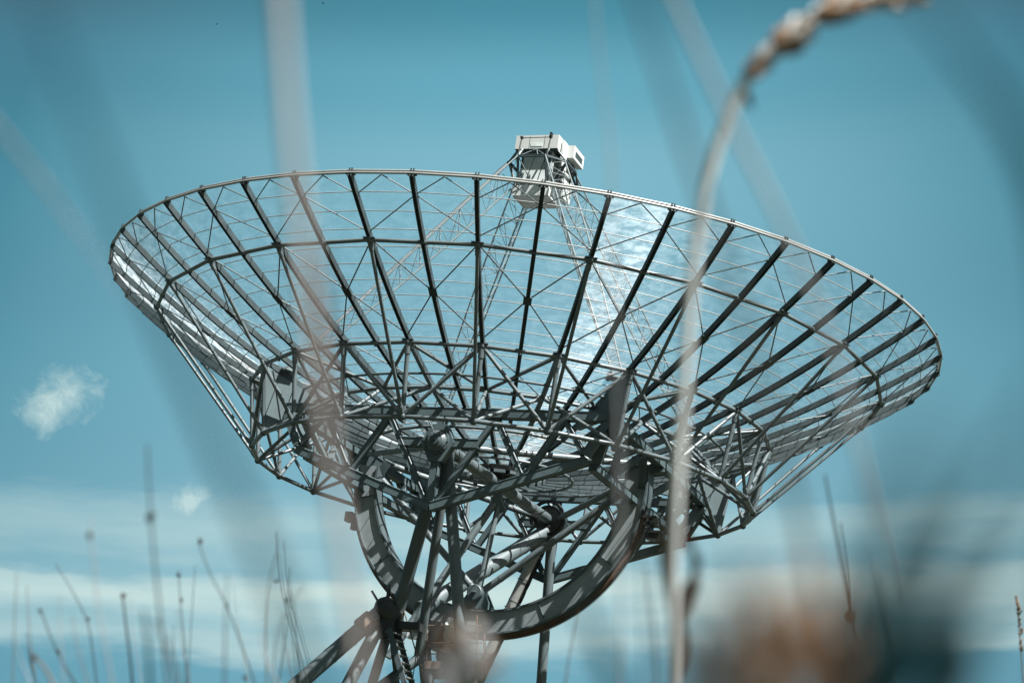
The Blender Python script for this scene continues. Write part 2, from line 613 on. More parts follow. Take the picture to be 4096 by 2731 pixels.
# cable drum round the rear end of the axle
b = MB()
for k in range(4):
    rr = .52 + .035 * (k % 2)
    c = G(0, 4.05 + .06 * k, -.42)
    b.path([c + rr * (cos(t) * GV + sin(t) * np.array([0, 0, 1.0])) for t in np.linspace(-1.9, 3.6, 34)], .032, 6)
b.build('cable_loop', M['cable'], T)
b = MB().lathe(G(0, 4.42, -.45), GU, [(.30, -.3), (.46, -.25), (.46, .2), (.3, .25)], 20)
b.build('axle_housing', M['dark'], T)

# level diamond of tubes round the axle
NL, NRt = G(-4.8, 0, .37), G(4.86, 0, .37)
for n in (NL, NRt):
    for s in (-1, 1):
        h = G(0, s * 4.6, -.45)
        d = nrm(n - h)
        b = MB().tube(h + d * .55, n, .10, 16)
        for f in (.3, .55, .8):
            p = h + (n - h) * f
            b.tube(p, p + d * .04, .107, 16)
        b.tube(n - d * .35, n - d * .02, .118, 16)
        b.build('frame_tube', M['tube'], T)

# ------------------------------------------------------------------ declination gear sector
gs = empty_part('gear_sector')
gc = G(0.08, -.3, -.32)
ZZ = np.array([0, 0, 1.0])


def gp(ang, r, w):
    return gc + r * (sin(ang) * GV - cos(ang) * ZZ) + GU * w


def arcbox(name, mat, r0, r1, w0, w1, a0, a1, n=72):
    b = MB(); vs, fs = [], []
    for k in range(n + 1):
        a = a0 + (a1 - a0) * k / n
        vs += [gp(a, r0, w0), gp(a, r1, w0), gp(a, r1, w1), gp(a, r0, w1)]
    for k in range(n):
        for j in range(4):
            fs.append((4 * k + j, 4 * k + (j + 1) % 4, 4 * k + 4 + (j + 1) % 4, 4 * k + 4 + j))
    fs += [(0, 1, 2, 3), (4 * n, 4 * n + 1, 4 * n + 2, 4 * n + 3)]
    b.add(vs, fs)
    return b.build(name, M[mat], gs)


A0, A1 = radians(-93), radians(97)
arcbox('web_plate', 'sector', 4.00, 4.60, -.20, .20, A0, A1)
arcbox('inner_flange', 'steel', 3.94, 4.00, -.27, .27, A0, A1)
arcbox('outer_flange', 'steel', 4.60, 4.65, -.30, .30, A0, A1)
arcbox('gear_rim', 'gear', 4.65, 4.72, -.14, .18, radians(-74), radians(80))
b = MB()
n = 300
for k in range(n):
    a = radians(-74) + radians(154) * (k + .5) / n
    e = radians(154) / n * .26
    b.add([gp(a - e, 4.72, -.13), gp(a + e, 4.72, -.13), gp(a + e, 4.72, .17), gp(a - e, 4.72, .17),
           gp(a - e * .6, 4.765, -.13), gp(a + e * .6, 4.765, -.13), gp(a + e * .6, 4.765, .17), gp(a - e * .6, 4.765, .17)],
          [(4, 5, 6, 7), (0, 1, 5, 4), (1, 2, 6, 5), (2, 3, 7, 6), (3, 0, 4, 7)])
b.build('gear_teeth', M['gear'], gs)
for a in np.radians((-80, -52, 26, 58)):
    b = MB().beam(gp(a, 4.01, -.212), gp(a, 4.59, -.212), .03, .05, GU)
    b.build('stiffener', M['girder'], gs)
# end blocks tying the sector to the frame
for (a, n) in ((A0, NL), (A1, NRt)):
    b = MB().beam(gp(a, 3.98, 0), n, .5, .42, GU, .1)
    b.build('end_block', M['girder'], gs)
# limit switch boxes
b = MB().box(gp(radians(-74), 4.95, 0), GV * .11, GU * .15, ZZ * .15)
b.box(gp(radians(-71.5), 4.83, 0), GV * .07, GU * .1, ZZ * .22)
b.build('limit_switch', M['dark'], gs)
b = MB()
for k in range(3):
    c = gp(radians(79 - k * 2.2), 4.86 + .12 * k, -.05)
    b.box(c, GV * .22, GU * .2, ZZ * .035)
    b.box(c + ZZ * .14 - GV * .1, GV * .03, GU * .2, ZZ * .14)
b.box(gp(radians(74), 5.15, 0), GV * .26, GU * .16, ZZ * .12)
b.build('limit_switch', M['dark'], gs)
# bracket with its round cap, where the spokes of the sector meet
br = gc + np.array([0, 0, 0]) + G(-.23, 0, -3.45)
b = MB()
bb = br - GU * .12
b.prism([bb - GV * .42 - ZZ * .45, bb + GV * .42 - ZZ * .45, bb + GV * .42 - ZZ * .25, bb + GV * .16 + ZZ * .15, bb - GV * .16 + ZZ * .15, bb - GV * .42 - ZZ * .25], GU * .12)
b.prism([bb + GU * .4 - GV * .42 - ZZ * .45, bb + GU * .4 + GV * .5 - ZZ * .45, bb + GU * .4 + GV * .16 + ZZ * .15, bb + GU * .4 - GV * .16 + ZZ * .15], GU * .06)
b.build('spoke_bracket', M['girder'], gs)
b = MB().lathe(bb - GU * .06, -GU, [(.23, 0), (.23, .16), (.21, .18), (.05, .185), (.05, .21)], 28)
b.path([bb - GU * .27 - GV * .08, bb - GU * .29, bb - GU * .27 + GV * .08], .02, 6)
b.build('bracket_cap', M['steel'], gs)
for (n, r) in ((NL, .105), (NRt, .105)):
    d = nrm(n - br)
    b = MB().tube(br + d * .15, n, r, 16)
    for f in (.12, .4, .7):
        p = br + (n - br) * f
        b.tube(p, p + d * .05, r + .008, 16)
    b.build('sector_spoke', M['tube'], gs)
ax0 = G(-.1, 0, -.62)
MB().tube(br + ZZ * .1, ax0 + GV * .12, .095, 16, .075).build('sector_spoke', M['tube'], gs)
b = MB().beam(G(-.1, -.1, -.75), G(.1, .1, -1.2), .3, .3, GU)
b.build('spoke_head', M['girder'], gs)

# ------------------------------------------------------------------ corner plates under the feed legs
for i in (4, -8, 16, -20):
    a = az(i); t = np.array([-a[1], a[0], 0])
    pr = [(7.47, -.40), (7.80, 1.46), (7.0, surf(7.0) - .2), (6.0, surf(6.0) - .2), (5.0, surf(5.0) - .2), (4.9, .44), (6.5, .44), (6.95, .1)]
    b = MB().prism([a * r + ZZ * z for r, z in pr], t * .16)
    b.build('corner_plate', M['girder'], T)
    b = MB().prism([a * 7.12 + ZZ * (surf(7.1) + .02) + a * x + t * y for x, y in ((-.22, -.3), (.22, -.3), (.22, .3), (-.22, .3))], ZZ * .05)
    for s in (-1, 1):
        b.box(a * 7.0 + t * .2 * s + ZZ * (surf(7) + .14), a * .16, t * .03, ZZ * .12)
    b.build('leg_footing', M['mast'], T)

# ------------------------------------------------------------------ feed cabin at the focus
cab = empty_part('feed_cabin')
CX0 = -.08
def K(x, w, z):
    return G(x + CX0, w, z)
def kbox(b, x0, x1, w0, w1, z0, z1):
    return b.box(K((x0 + x1) / 2, (w0 + w1) / 2, (z0 + z1) / 2), GV * (x1 - x0) / 2, GU * (w1 - w0) / 2, ZZ * (z1 - z0) / 2)
def part(name, mat, *boxes):
    b = MB()
    for q_ in boxes: kbox(b, *q_)
    return b.build(name, M[mat], cab)
part('feed_box', 'white', (-.64, .56, -.55, .55, 8.69, 9.02))
part('feed_underside', 'under', (-.62, .54, -.53, .53, 8.672, 8.69))
part('cabin_body', 'offwhite', (-.52, .50, -.46, .8, 9.02, 10.2))
part('window_frame', 'steel', (-.50, .46, -.475, -.46, 10.1, 10.17), (-.50, .46, -.475, -.46, 9.06, 9.13), (-.5, -.44, -.475, -.46, 9.13, 10.1), (.40, .46, -.475, -.46, 9.13, 10.1))
part('upper_housing', 'white', (-.72, .70, -.62, .72, 10.23, 10.68))
part('housing_trim', 'girder', (-.71, .69, -.61, .71, 10.19, 10.23))
part('side_panel', 'white', (.74, .80, -.38, .1, 9.72, 10.6), (.72, .78, -.1, .62, 9.3, 10.55))
part('ventilation_unit', 'white', (.80, 1.02, .0, .95, 10.16, 10.58))
part('equipment_box', 'offwhite', (.5, .74, .12, .9, 8.95, 10.15))
b = MB().prism([K(.78, -.12, 9.62), K(.78, .75, 9.62), K(.78, .75, 9.1), K(.78, .5, 8.86), K(.78, .05, 8.86), K(.78, .05, 9.2)], GV * .06)
b.build('side_panel', M['white'], cab)
part('side_cabinet', 'dark', (.46, .74, -.4, .1, 9.05, 9.5))
# seams, vents and a hatch on the panels
b = MB()
for z_ in (10.26, 10.3, 10.34, 10.38, 10.42):
    kbox(b, 1.02, 1.028, .15, .8, z_, z_ + .02)
b.build('vent_louvre', M['girder'], cab)
part('panel_seam', 'girder', (-.26, -.25, -.624, -.62, 10.25, 10.66), (.24, .25, -.624, -.62, 10.25, 10.66), (-.3, -.29, -.553, -.55, 8.72, 9.0), (.22, .23, -.553, -.55, 8.72, 9.0))
part('hatch', 'offwhite', (-.2, .18, -.63, -.622, 10.3, 10.42))
# handrail in front of the upper housing
ZF0 = 9.86
b = MB()
for x in (-.46, .5):
    b.tube(K(x, -.92, ZF0), K(x, -.80, 10.52), .024, 6)
    b.box(K(x, -.8, 10.53), GV * .04, GU * .05, ZZ * .035)
b.tube(K(-.46, -.80, 10.52), K(.5, -.80, 10.52), .013, 6)
b.box(K(.52, -.82, 10.60), GV * .03, GU * .06, ZZ * .06)
b.build('hand_rail', M['dark'], cab)
# octagonal support frame with struts
OC = [(-.92, -.46), (-.46, -.92), (.46, -.92), (.98, -.40), (.98, .46), (.46, .98), (-.46, .98), (-.92, .46)]
ZF = 9.86
for k in range(8):
    p, q_ = OC[k], OC[(k + 1) % 8]
    MB().beam(K(*p, ZF), K(*q_, ZF), .075, .075, ZZ, .02).build('frame_bar', M['girder'], cab)
for (p, e) in (((-.46, -.92), (-.46, -.62)), ((.46, -.92), (.42, -.62)), ((.98, -.4), (.66, -.5)), ((.98, .46), (.74, .6)), ((-.92, -.46), (-.7, -.45)), ((-.92, .46), (-.7, .5)), ((.46, .98), (.44, .72)), ((-.46, .98), (-.44, .72))):
    MB().beam(K(*p, ZF), K(*e, 10.22), .06, .06, GU + GV).build('frame_bar', M['mast'], cab)
for (p, e) in (((-.46, -.92), (-.5, -.5)), ((.46, -.92), (.46, -.5)), ((.98, -.4), (.56, -.3)), ((.98, .46), (.56, .5)), ((-.92, -.46), (-.6, -.4)), ((-.92, .46), (-.6, .5))):
    MB().beam(K(*p, ZF), K(*e, 9.02), .07, .07, GU + GV).build('frame_bar', M['girder'], cab)
b = MB()
for (p, q_) in (((-.46, -.9, ZF), (0, -.64, 10.2)), ((.46, -.9, ZF), (.02, -.64, 10.2)), ((.2, -.9, ZF), (.02, -.64, 10.2)),
                ((-.46, -.9, ZF), (.0, -.52, 9.05)), ((.46, -.9, ZF), (.1, -.52, 9.05)), ((.1, -.9, ZF), (-.3, -.5, 9.05)),
                ((.46, -.9, ZF), (.7, -.3, 9.1)), ((.98, -.4, ZF), (.5, -.5, 9.2)), ((.98, -.4, ZF), (.6, -.4, 9.4)), ((-.9, -.46, ZF), (-.55, -.5, 9.1)),
                ((.98, -.4, ZF), (.5, -.5, 9.05))):
    b.tube(K(*p), K(*q_), .016, 6)
b.build('frame_rod', M['mast'], cab)
for s in (-1, 1):
    MB().beam(K(.98, .46 * s, ZF), K(1.08, .5 + .1 * s, ZF - .5), .06, .06, GU).build('frame_bar', M['dark'], cab)

# lattice legs
for (sx, sw, i) in ((1, -1, 4), (-1, -1, -8), (1, 1, 16), (-1, 1, -20)):
    lg = empty_part('feed_leg')
    tops = [K(sx * .94, sw * .45, ZF), K(sx * .46, sw * .94, ZF), K(sx * .60, sw * .56, 9.0)]
    a = az(i); t = np.array([-a[1], a[0], 0])
    base = a * 7.05 + ZZ * (surf(7.05) + .18)
    bots = [base + t * .16 * (1 if (sx * sw) > 0 else -1), base - t * .16 * (1 if (sx * sw) > 0 else -1), base - a * .2]
    if (tops[0] - tops[1]) @ (bots[0] - bots[1]) < 0:
        bots[0], bots[1] = bots[1], bots[0]
    # chords swell a little at a third of the height
    def ch(c, f):
        p = tops[c] + (bots[c] - tops[c]) * f
        m = sum(tops[j] + (bots[j] - tops[j]) * f for j in range(3)) / 3
        wide = .30 * sin(pi * min(1, f * 1.02)) * (1 - f * .3)
        return p + nrm(p - m) * wide * .35
    n = 22
    for c in range(3):
        MB().path([ch(c, k / n) for k in range(n + 1)], .027, 8).build('leg_chord', M['mast'], lg)
    b = MB()
    for k in range(n):
        f0, f1 = k / n, (k + 1) / n
        for (c0, c1) in ((0, 1), (1, 2), (2, 0)):
            if k % 2: c0, c1 = c1, c0
            b.tube(ch(c0, f0), ch(c1, f1), .0095, 5)
            if k % 2 == 0 and k:
                b.tube(ch(c0, f0), ch(c1, f0), .0095, 5)
    b.build('leg_lacing', M['mast'], lg)
    if sx < 0 and sw < 0:
        MB().path([ch(0, k / n) + np.array([.0, 0, .05 + .015 * sin(k * 1.7)]) for k in range(n + 1)], .014, 5).build('feed_cable', M['cable'], lg)

# ------------------------------------------------------------------ the mount below
def gz(p, q_):                                      # run a line on to the ground
    P0, P1 = D(p), D(q_)
    t = P0[2] / (P0[2] - P1[2])
    return p + (q_ - p) * (t * 1.0)


hubF, hubR = G(0, -4.45, -.62), G(-.05, 4.35, -.62)
def leg(name, p, q_, r, mat='tube', ground=False, n=20, bands=()):
    e = gz(p, q_) if ground else q_
    b = MB().tube(p, e, r, n)
    d = nrm(e - p)
    for f in bands:
        c = p + (q_ - p) * f
        b.tube(c, c + d * .05, r + .01, n)
    return b.build(name, M[mat], T)


apex = G(-1.32, -3.2, -5.25)
leg('yoke_leg', hubF - GV * .12 - ZZ * .3, apex + ZZ * .1, .185, 'steel')
leg('yoke_leg', hubF + GU * .3, G(-.92, -2.2, -6.2), .135, 'tube')
leg('yoke_leg', hubF + GV * .08, G(1.27, -3.9, -6.8), .165, 'tube', True)
leg('yoke_leg', hubR - ZZ * .2, G(-1.6, -1.0, -4.45), .24, 'tube', bands=(.2, .5, .8))
leg('yoke_leg', hubR - ZZ * .25, G(-1.75, 4.3, -5.77), .18, 'purlin', True, bands=(.15, .3, .45, .62, .8))
leg('yoke_leg', hubR - ZZ * .2 + GV * .2, G(.1, 5.2, -5.55), .16, 'tube', True)
leg('yoke_leg', G(-.12, -.1, -1.0), G(-2.15, -1.6, -6.0), .115, 'tube', bands=(.3, .6, .85))
b = MB()
c0, c1 = hubR - ZZ * .25, G(-1.75, 4.3, -5.77)
c1 = c0 + (c1 - c0) * 1.7
for k in range(6):
    off = GV * (.17 + .02 * (k % 3)) - GU * (.04 * (k - 3))
    b.path([c0 + (c1 - c0) * f + off * (1 + .12 * sin(f * 40 + k * 2)) for f in np.linspace(.03, 1, 60)], .018, 5)
for f in np.linspace(.08, .95, 9):
    cc = c0 + (c1 - c0) * f
    x, y = perp(nrm(c1 - c0))
    b.path([cc + (x * cos(t) + y * sin(t)) * .205 for t in np.linspace(0, 2 * pi, 20)[:-1]], .014, 5, closed=True)
b.build('cable_bundle', M['cable'], T)
# rear housing arms
b = MB().tube(hubR - ZZ * .2 + GU * .1, hubR - ZZ * .9 - GV * .25, .23, 20, .19)
b.build('yoke_socket', M['steel'], T)
b = MB().tube(hubF + ZZ * .1 + GU * .12, hubF - ZZ * 1.3 + GU * .12, .24, 20, .2)
b.build('yoke_socket', M['steel'], T)

# polar bearing and tower
bc = G(-1.57, -3.4, -4.9)
b = MB().lathe(bc, nrm(G(-.5, -.2, .45)), [(.2, -.5), (.30, -.42), (.36, -.1), (.33, .1), (.24, .26), (.1, .34)], 24)
b.tube(bc + ZZ * .3, bc + ZZ * .58, .055, 10)
b.tube(bc + ZZ * .58, bc + ZZ * .7, .02, 6)
b.tube(bc - GV * .3 + ZZ * .22, bc - GV * .52 + ZZ * .48, .035, 8)
b.build('polar_bearing', M['dark'], T)
b = MB().box(G(-1.5, -3.3, -5.4), GV * .34, GU * .3, ZZ * .30)
b.box(G(-.95, -3.2, -5.32), GV * .45, GU * .25, ZZ * .11)
b.build('bearing_block', M['dark'], T)
t0 = G(-1.75, -3.45, -5.05)
leg('tower_leg', t0, G(-3.29, -4.6, -7.3), .225, 'tube', True, 24, bands=(.35, .6))
d = nrm(G(-3.29, -4.6, -7.3) - t0)
b = MB().lathe(t0 + d * .45, d, [(.23, -.25), (.30, -.22), (.31, .2), (.24, .26)], 10)
b.build('leg_collar', M['rusty'], T)
leg('tower_leg', G(-1.72, -3.4, -5.4), G(-1.98, -4.2, -7.13), .185, 'steel', True)
leg('tower_leg', G(-1.5, -3.2, -5.5), G(-1.85, -3.0, -6.95), .14, 'steel', True)
leg('tower_leg', G(-1.46, -3.0, -5.6), G(-1.34, -2.6, -6.6), .075, 'steel', True)
leg('tower_leg', G(-.80, -2.2, -5.95), G(-1.73, -3.0, -7.13), .15, 'steel', True)
leg('tower_leg', G(-1.6, -1.0, -4.5), G(-1.2, .6, -8.5), .2, 'steel', True)
# stair beside the bearing
st = empty_part('service_stair')
s0, s1 = G(-1.17, -3.6, -5.5), G(-.40, -3.8, -6.94)
s1 = gz(s0, s1)
for s in (-1, 1):
    MB().beam(s0 + GU * .3 * s, s1 + GU * .3 * s, .16, .03, GU).build('stair_stringer', M['steel'], st)
b = MB()
nst = int(np.linalg.norm(s1 - s0) / .23)
for k in range(nst):
    p = s0 + (s1 - s0) * (k + .5) / nst
    b.box(p, GV * .13, GU * .285, ZZ * .012)
b.build('stair_tread', M['purlin'], st)
b = MB().tube(s0 + GU * .33 + ZZ * .8, s1 + GU * .33 + ZZ * .8, .018, 6)
for f in np.linspace(.02, .98, 10):
    p = s0 + (s1 - s0) * f + GU * .33
    b.tube(p, p + ZZ * .8, .014, 6)
b.build('hand_rail', M['rusty'], st)
# drive platform with motors under the gear sector
pf = empty_part('drive_platform')
PO = G(-.1, -1.1, -6.05)
def Q(a, b_, c):
    return PO + a * W[0] + b_ * W[1] + c * W[2]
b = MB().box(Q(-.1, 0, 0), W[0] * .85, W[1] * .8, W[2] * .04)
for s_ in (-1, 1):
    b.box(Q(-.1, s_ * .82, -.08), W[0] * .85, W[1] * .025, W[2] * .1)
b.build('platform_deck', M['rusty'], pf)
b = MB()
for (x, y) in ((.72, -.8), (.72, .8), (.72, 0), (0, -.8), (0, .8), (-.9, -.8)):
    b.tube(Q(x, y, 0), Q(x, y, 1.05), .022, 8)
for z_ in (.55, 1.05):
    b.path([Q(-.9, -.8, z_), Q(.72, -.8, z_), Q(.72, .8, z_), Q(-.9, .8, z_)], .018, 6)
for y in (-.14, .14):
    b.tube(Q(.5, y, .05), Q(.5, y, 1.5), .02, 6)
b.build('hand_rail', M['rusty'], pf)
b = MB()
for (x, y) in ((.6, -.7), (.6, .7), (-.8, -.7), (-.8, .7)):
    p = Q(x, y, -.04)
    b.tube(p, gz(p, p - W[2]), .07, 10)
b.build('platform_post', M['steel'], pf)
dm = empty_part('drive_motor')
b = MB().lathe(G(-.62, -.9, -5.12), nrm(G(.35, -.3, .9)), [(.1, -.5), (.2, -.46), (.2, .15), (.24, .18), (.24, .3), (.14, .36)], 20)
b.box(G(-.42, -1.0, -4.85), GV * .17, GU * .14, ZZ * .14)
b.build('motor_body', M['offwhite'], dm)
b = MB().box(G(-1.0, -.6, -5.2), GV * .3, GU * .45, ZZ * .33)
b.lathe(G(-.6, -.5, -5.65), GV, [(.2, -.45), (.27, -.4), (.27, .35), (.17, .45)], 16)
b.box(G(-1.3, -.7, -4.9), GV * .4, GU * .3, ZZ * .14)
b.build('gearbox', M['dark'], dm)
b = MB().box(G(-1.14, -2.0, -5.32), GV * .27, GU * .12, ZZ * .15)
b.build('control_box', M['offwhite'], dm)

# ------------------------------------------------------------------ ground
m, nt, N, L = newmat('meadow_soil')
out = N.new('ShaderNodeOutputMaterial'); b_ = N.new('ShaderNodeBsdfPrincipled')
tc = N.new('ShaderNodeTexCoord'); n1 = N.new('ShaderNodeTexNoise'); n1.inputs['Scale'].default_value = .35; n1.inputs['Detail'].default_value = 12
L.new(tc.outputs['Object'], n1.inputs['Vector'])
r = N.new('ShaderNodeValToRGB')
r.color_ramp.elements[0].position = .35; r.color_ramp.elements[1].position = .68
r.color_ramp.elements[0].color = (.010, .018, .007, 1); r.color_ramp.elements[1].color = (.036, .034, .016, 1)
L.new(n1.outputs['Fac'], r.inputs['Fac']); L.new(r.outputs['Color'], b_.inputs['Base Color'])
b_.inputs['Roughness'].default_value = .95
L.new(b_.outputs[0], out.inputs['Surface'])
n = 48
vs, fs = [], []
for j in range(n + 1):
    for i in range(n + 1):
        x = math.copysign(abs(2 * i / n - 1) ** 3 * 3000, i - n / 2)
        y = math.copysign(abs(2 * j / n - 1) ** 3 * 3000, j - n / 2)
        vs.append((x, y, 0.0))
for j in range(n):
    for i in range(n):
        a = j * (n + 1) + i
        fs.append((a, a + 1, a + n + 2, a + n + 1))
g = MB(I).add(vs, fs).build('ground', m)
tag(g, kind='structure')

# ------------------------------------------------------------------ meadow grass close to the lens
APER = .0050
GR = 'tall grasses growing close to the camera'


def depth_for(blur):
    return 1.0 / (blur / (FPX * APER) + 1 / 58.0)


def curve(pts, n=26):
    pts = [np.asarray(p, float) for p in pts]
    if len(pts) == 2:
        return [pts[0] + (pts[1] - pts[0]) * t for t in np.linspace(0, 1, n)]
    P = [2 * pts[0] - pts[1]] + pts + [2 * pts[-1] - pts[-2]]
    o = []
    for k in range(1, len(P) - 2):
        for t in np.linspace(0, 1, max(3, n // (len(pts) - 1)), endpoint=False):
            p0, p1, p2, p3 = P[k - 1:k + 3]
            o.append(.5 * (2 * p1 + (p2 - p0) * t + (2 * p0 - 5 * p1 + 4 * p2 - p3) * t * t + (3 * p1 - p0 - 3 * p2 + p3) * t ** 3))
    return o + [pts[-1]]


def grass(px, blur, op, mat, label, name='dry_reed', cat='reed', knots=(), head=None, flat=False, taper=.55, leaves=(), kmat='knot', kr=1.5):
    """px: outline of the stem as read in the photograph, top first; it then runs on down to the soil"""
    d = depth_for(blur)
    w = op * blur * d / FPX                         # real width in metres
    pts = [at(x, y, d) for x, y in px]
    dn = nrm(pts[-1] - pts[-2])
    foot = pts[-1].copy()
    k = foot[2]
    foot = pts[-1] + np.array([dn[0] * k * .35, rng.uniform(-.02, .05), -pts[-1][2] - .01])
    nxt = pts[-1] + (pts[-1] - pts[-2])
    c = curve(pts + [nxt], 44)
    c += [nxt + (foot - nxt) * f for f in (.25, .5, .75, 1.0)]
    t = empty(name, tuple(np.array([foot[0], foot[1], 0.0])))
    tag(t, label, cat, GR)
    m = len(c)
    if flat:                                        # a blade folded along its midrib
        vs, fs = [], []
        for k in range(m):
            f = k / (m - 1)
            ww = w * .5 * min(1, .12 + 2.2 * f) * (1 - .2 * f)
            vs += [c[k] - CR * ww, c[k] + CF * ww * .35, c[k] + CR * ww, c[k] + CF * ww * .25]
        for k in range(m - 1):
            for j in range(4):
                fs.append((4 * k + j, 4 * k + (j + 1) % 4, 4 * k + 4 + (j + 1) % 4, 4 * k + 4 + j))
        MB(I).add(vs, fs, True).build('blade', M[mat], t)
    else:
        rad = [w / 2 * (taper + (1 - taper) * k / (m - 1)) for k in range(m)]
        MB(I).path(c, rad, 8).build('stem', M[mat], t)
    for (x, y) in knots:
        p = at(x, y, d)
        s = kr * blur * .22 * d / FPX
        b = MB(I)
        for j in range(5):
            o = rng.normal(0, .35, 3) * s
            b.blob(p + o, np.array([rng.normal(0, .3), 0, 1]), s * 1.0, s * .55, 7, 5)
        b.build('seed_knot', M[kmat], t)
    if head:
        pts, wid, hm = head[:3]
        cnt = head[3] if len(head) > 3 else 90
        hc = curve([at(x, y, d) for x, y in pts], 60)
        b, b2 = MB(I), MB(I)
        s = wid * (4096 / 2352) * d / FPX
        for j in range(cnt):
            k = rng.uniform(0, 1)
            q_ = hc[int(k * (len(hc) - 1))]
            tan = nrm(hc[min(len(hc) - 1, int(k * (len(hc) - 1)) + 1)] - hc[max(0, int(k * (len(hc) - 1)) - 1)])
            side = nrm(np.cross(tan, rng.normal(0, 1, 3)))
            fat = s * .5 * (sin(pi * min(1, max(0, k))) ** .5 * .8 + .25) * (0.75 + .35 * sin(k * 21))
            ax = nrm(-tan * .9 + side * .55)
            (b if rng.uniform() < .74 else b2).blob(q_ + side * fat * rng.uniform(.2, .9), ax, s * .42, s * .13, 6, 4)
        b.build('seed_head', M[hm], t)
        if b2.v:
            b2.build('husk', M[{'straw': 'pale', 'rosy': 'cream'}.get(hm, 'straw')], t)
    for (lp, lw, lm) in leaves:
        lc = curve([at(x, y, d * (1 + .01 * k)) for k, (x, y) in enumerate(lp)], 20)
        vs, fs = [], []
        n_ = len(lc)
        for k in range(n_):
            f = k / (n_ - 1)
            ww = lw * (4096 / 2352) * d / FPX * .5 * (sin(pi * (.08 + .88 * f)) ** .7)
            tan = nrm(lc[min(n_ - 1, k + 1)] - lc[max(0, k - 1)])
            sd = nrm(np.cross(tan, CF))
            vs += [lc[k] - sd * ww, lc[k] + CF * ww * .35, lc[k] + sd * ww, lc[k] + CF * ww * .22]
        for k in range(n_ - 1):
            for j in range(4):
                fs.append((4 * k + j, 4 * k + (j + 1) % 4, 4 * k + 4 + (j + 1) % 4, 4 * k + 4 + j))
        MB(I).add(vs, fs, True).build('leaf', M[lm], t)
    return t


# the reed that arches over the right side of the dish
grass([(1713, 185), (1690, 232), (1650, 330), (1613, 470), (1592, 620), (1575, 850), (1558, 1080), (1548, 1300), (1543, 1568)], 74, .50, 'cream',
      'pale reed arching over the right side of the dish with a brown seed head', 'arching_reed', 'reed', taper=1.35,
      head=([(2110, -10), (2010, 3), (1930, 18), (1870, 44), (1810, 92), (1762, 128), (1712, 182)], 66, 'rosy', 230),
      leaves=([[(1705, 205), (1718, 228), (1728, 248)], 22, 'knot'], [[(1553, 1215), (1572, 1238), (1590, 1252)], 34, 'rust'], [[(1585, 1255), (1600, 1290), (1588, 1325)], 22, 'knot'],
              [[(1598, 1320), (1578, 1365), (1560, 1430)], 40, 'straw'], [[(1528, 1180), (1526, 1280), (1540, 1420)], 26, 'straw'], [[(1552, 1400), (1558, 1480), (1552, 1568)], 40, 'brown']))
# broad blurred stems across the sky
grass([(640, -40), (662, 250), (690, 520), (722, 800), (760, 1080), (800, 1330), (840, 1568)], 165, .22, 'blush', 'broad pale out of focus stem crossing the left third of the dish', taper=1.6,
      leaves=([[(728, 560), (743, 770), (756, 1000)], 26, 'rust'],))
grass([(60, -60), (205, 300), (330, 620), (470, 950), (600, 1250), (720, 1568)], 260, .27, 'green', 'wide dark green blade blurred over the upper left sky', 'sedge', 'sedge', flat=True)
grass([(300, 700), (232, 600), (150, 490), (60, 370), (-60, 240), (-190, 190), (-320, 320), (-390, 700), (-400, 1568)], 120, .26, 'pale', 'pale bent blade tip drooping in from the left edge of the sky', 'sedge', 'sedge', flat=True)
grass([(1362, -40), (1380, 160), (1400, 330), (1410, 600), (1420, 1000), (1430, 1568)], 80, .16, 'pale', 'faint thin upright stem above the white cabin')
grass([(1455, -40), (1540, 220), (1640, 520), (1760, 900), (1850, 1250), (1900, 1568)], 170, .27, 'grey', 'faint grey stem slanting behind the arching reed')
grass([(1530, -40), (1600, 110), (1690, 300), (1790, 500), (1900, 760), (1980, 1060), (2040, 1340), (2070, 1568)], 118, .12, 'pale', 'pale stem slanting down across the right shoulder of the dish', taper=2.2)
grass([(2060, -60), (2200, 110), (2330, 290), (2420, 520), (2450, 900), (2440, 1568)], 280, .42, 'green', 'dark green blade bending into the top right corner', 'sedge', 'sedge', flat=True)
# lower right thicket
fan = [
    ([(2150, 900), (2090, 1090), (2040, 1290), (2000, 1568)], 420, .50, 'green', 'darkest broad blade standing right of the dish foot'),
    ([(2420, 860), (2290, 1080), (2170, 1300), (2070, 1568)], 380, .42, 'green', 'dark blade slanting up towards the right picture edge'),
    ([(2460, 1130), (2350, 1270), (2230, 1410), (2120, 1568)], 380, .40, 'green', 'low dark blade in the bottom right corner'),
    ([(1950, 1280), (1958, 1370), (1956, 1460), (1950, 1568)], 300, .62, 'green', 'dark upright blade left of the broad blade fan'),
    ([(1700, 1230), (1712, 1320), (1742, 1440), (1770, 1568)], 240, .34, 'grey', 'short grey blade just right of the reed stem'),
    ([(1310, 1330), (1350, 1420), (1385, 1500), (1410, 1568)], 190, .40, 'green', 'low dark blade under the gear arc'),
    ([(2240, 1360), (2230, 1430), (2210, 1500), (2190, 1568)], 330, .45, 'green', 'stubby dark blade at the bottom of the right hand thicket'),
    ([(1880, 1440), (1900, 1480), (1915, 1520), (1925, 1568)], 200, .60, 'green', 'lowest dark blade beside the widest brown plume'),
]
for (p, bl, op, mt, lb) in fan:
    grass(p, bl, op, mt, lb, 'sedge', 'sedge', flat=True)
grass([(1895, 1090), (1915, 1200), (1940, 1340), (1960, 1460), (1985, 1568)], 30, .42, 'knot', 'thin dark stem with one black knot right of the reed', 'thin_rush', 'rush', knots=[(1951, 1412)], kr=3.2)
grass([(1930, 1200), (1945, 1310), (1953, 1420), (1975, 1568)], 26, .34, 'knot', 'second thin dark stem beside the knotted one', 'thin_rush', 'rush')
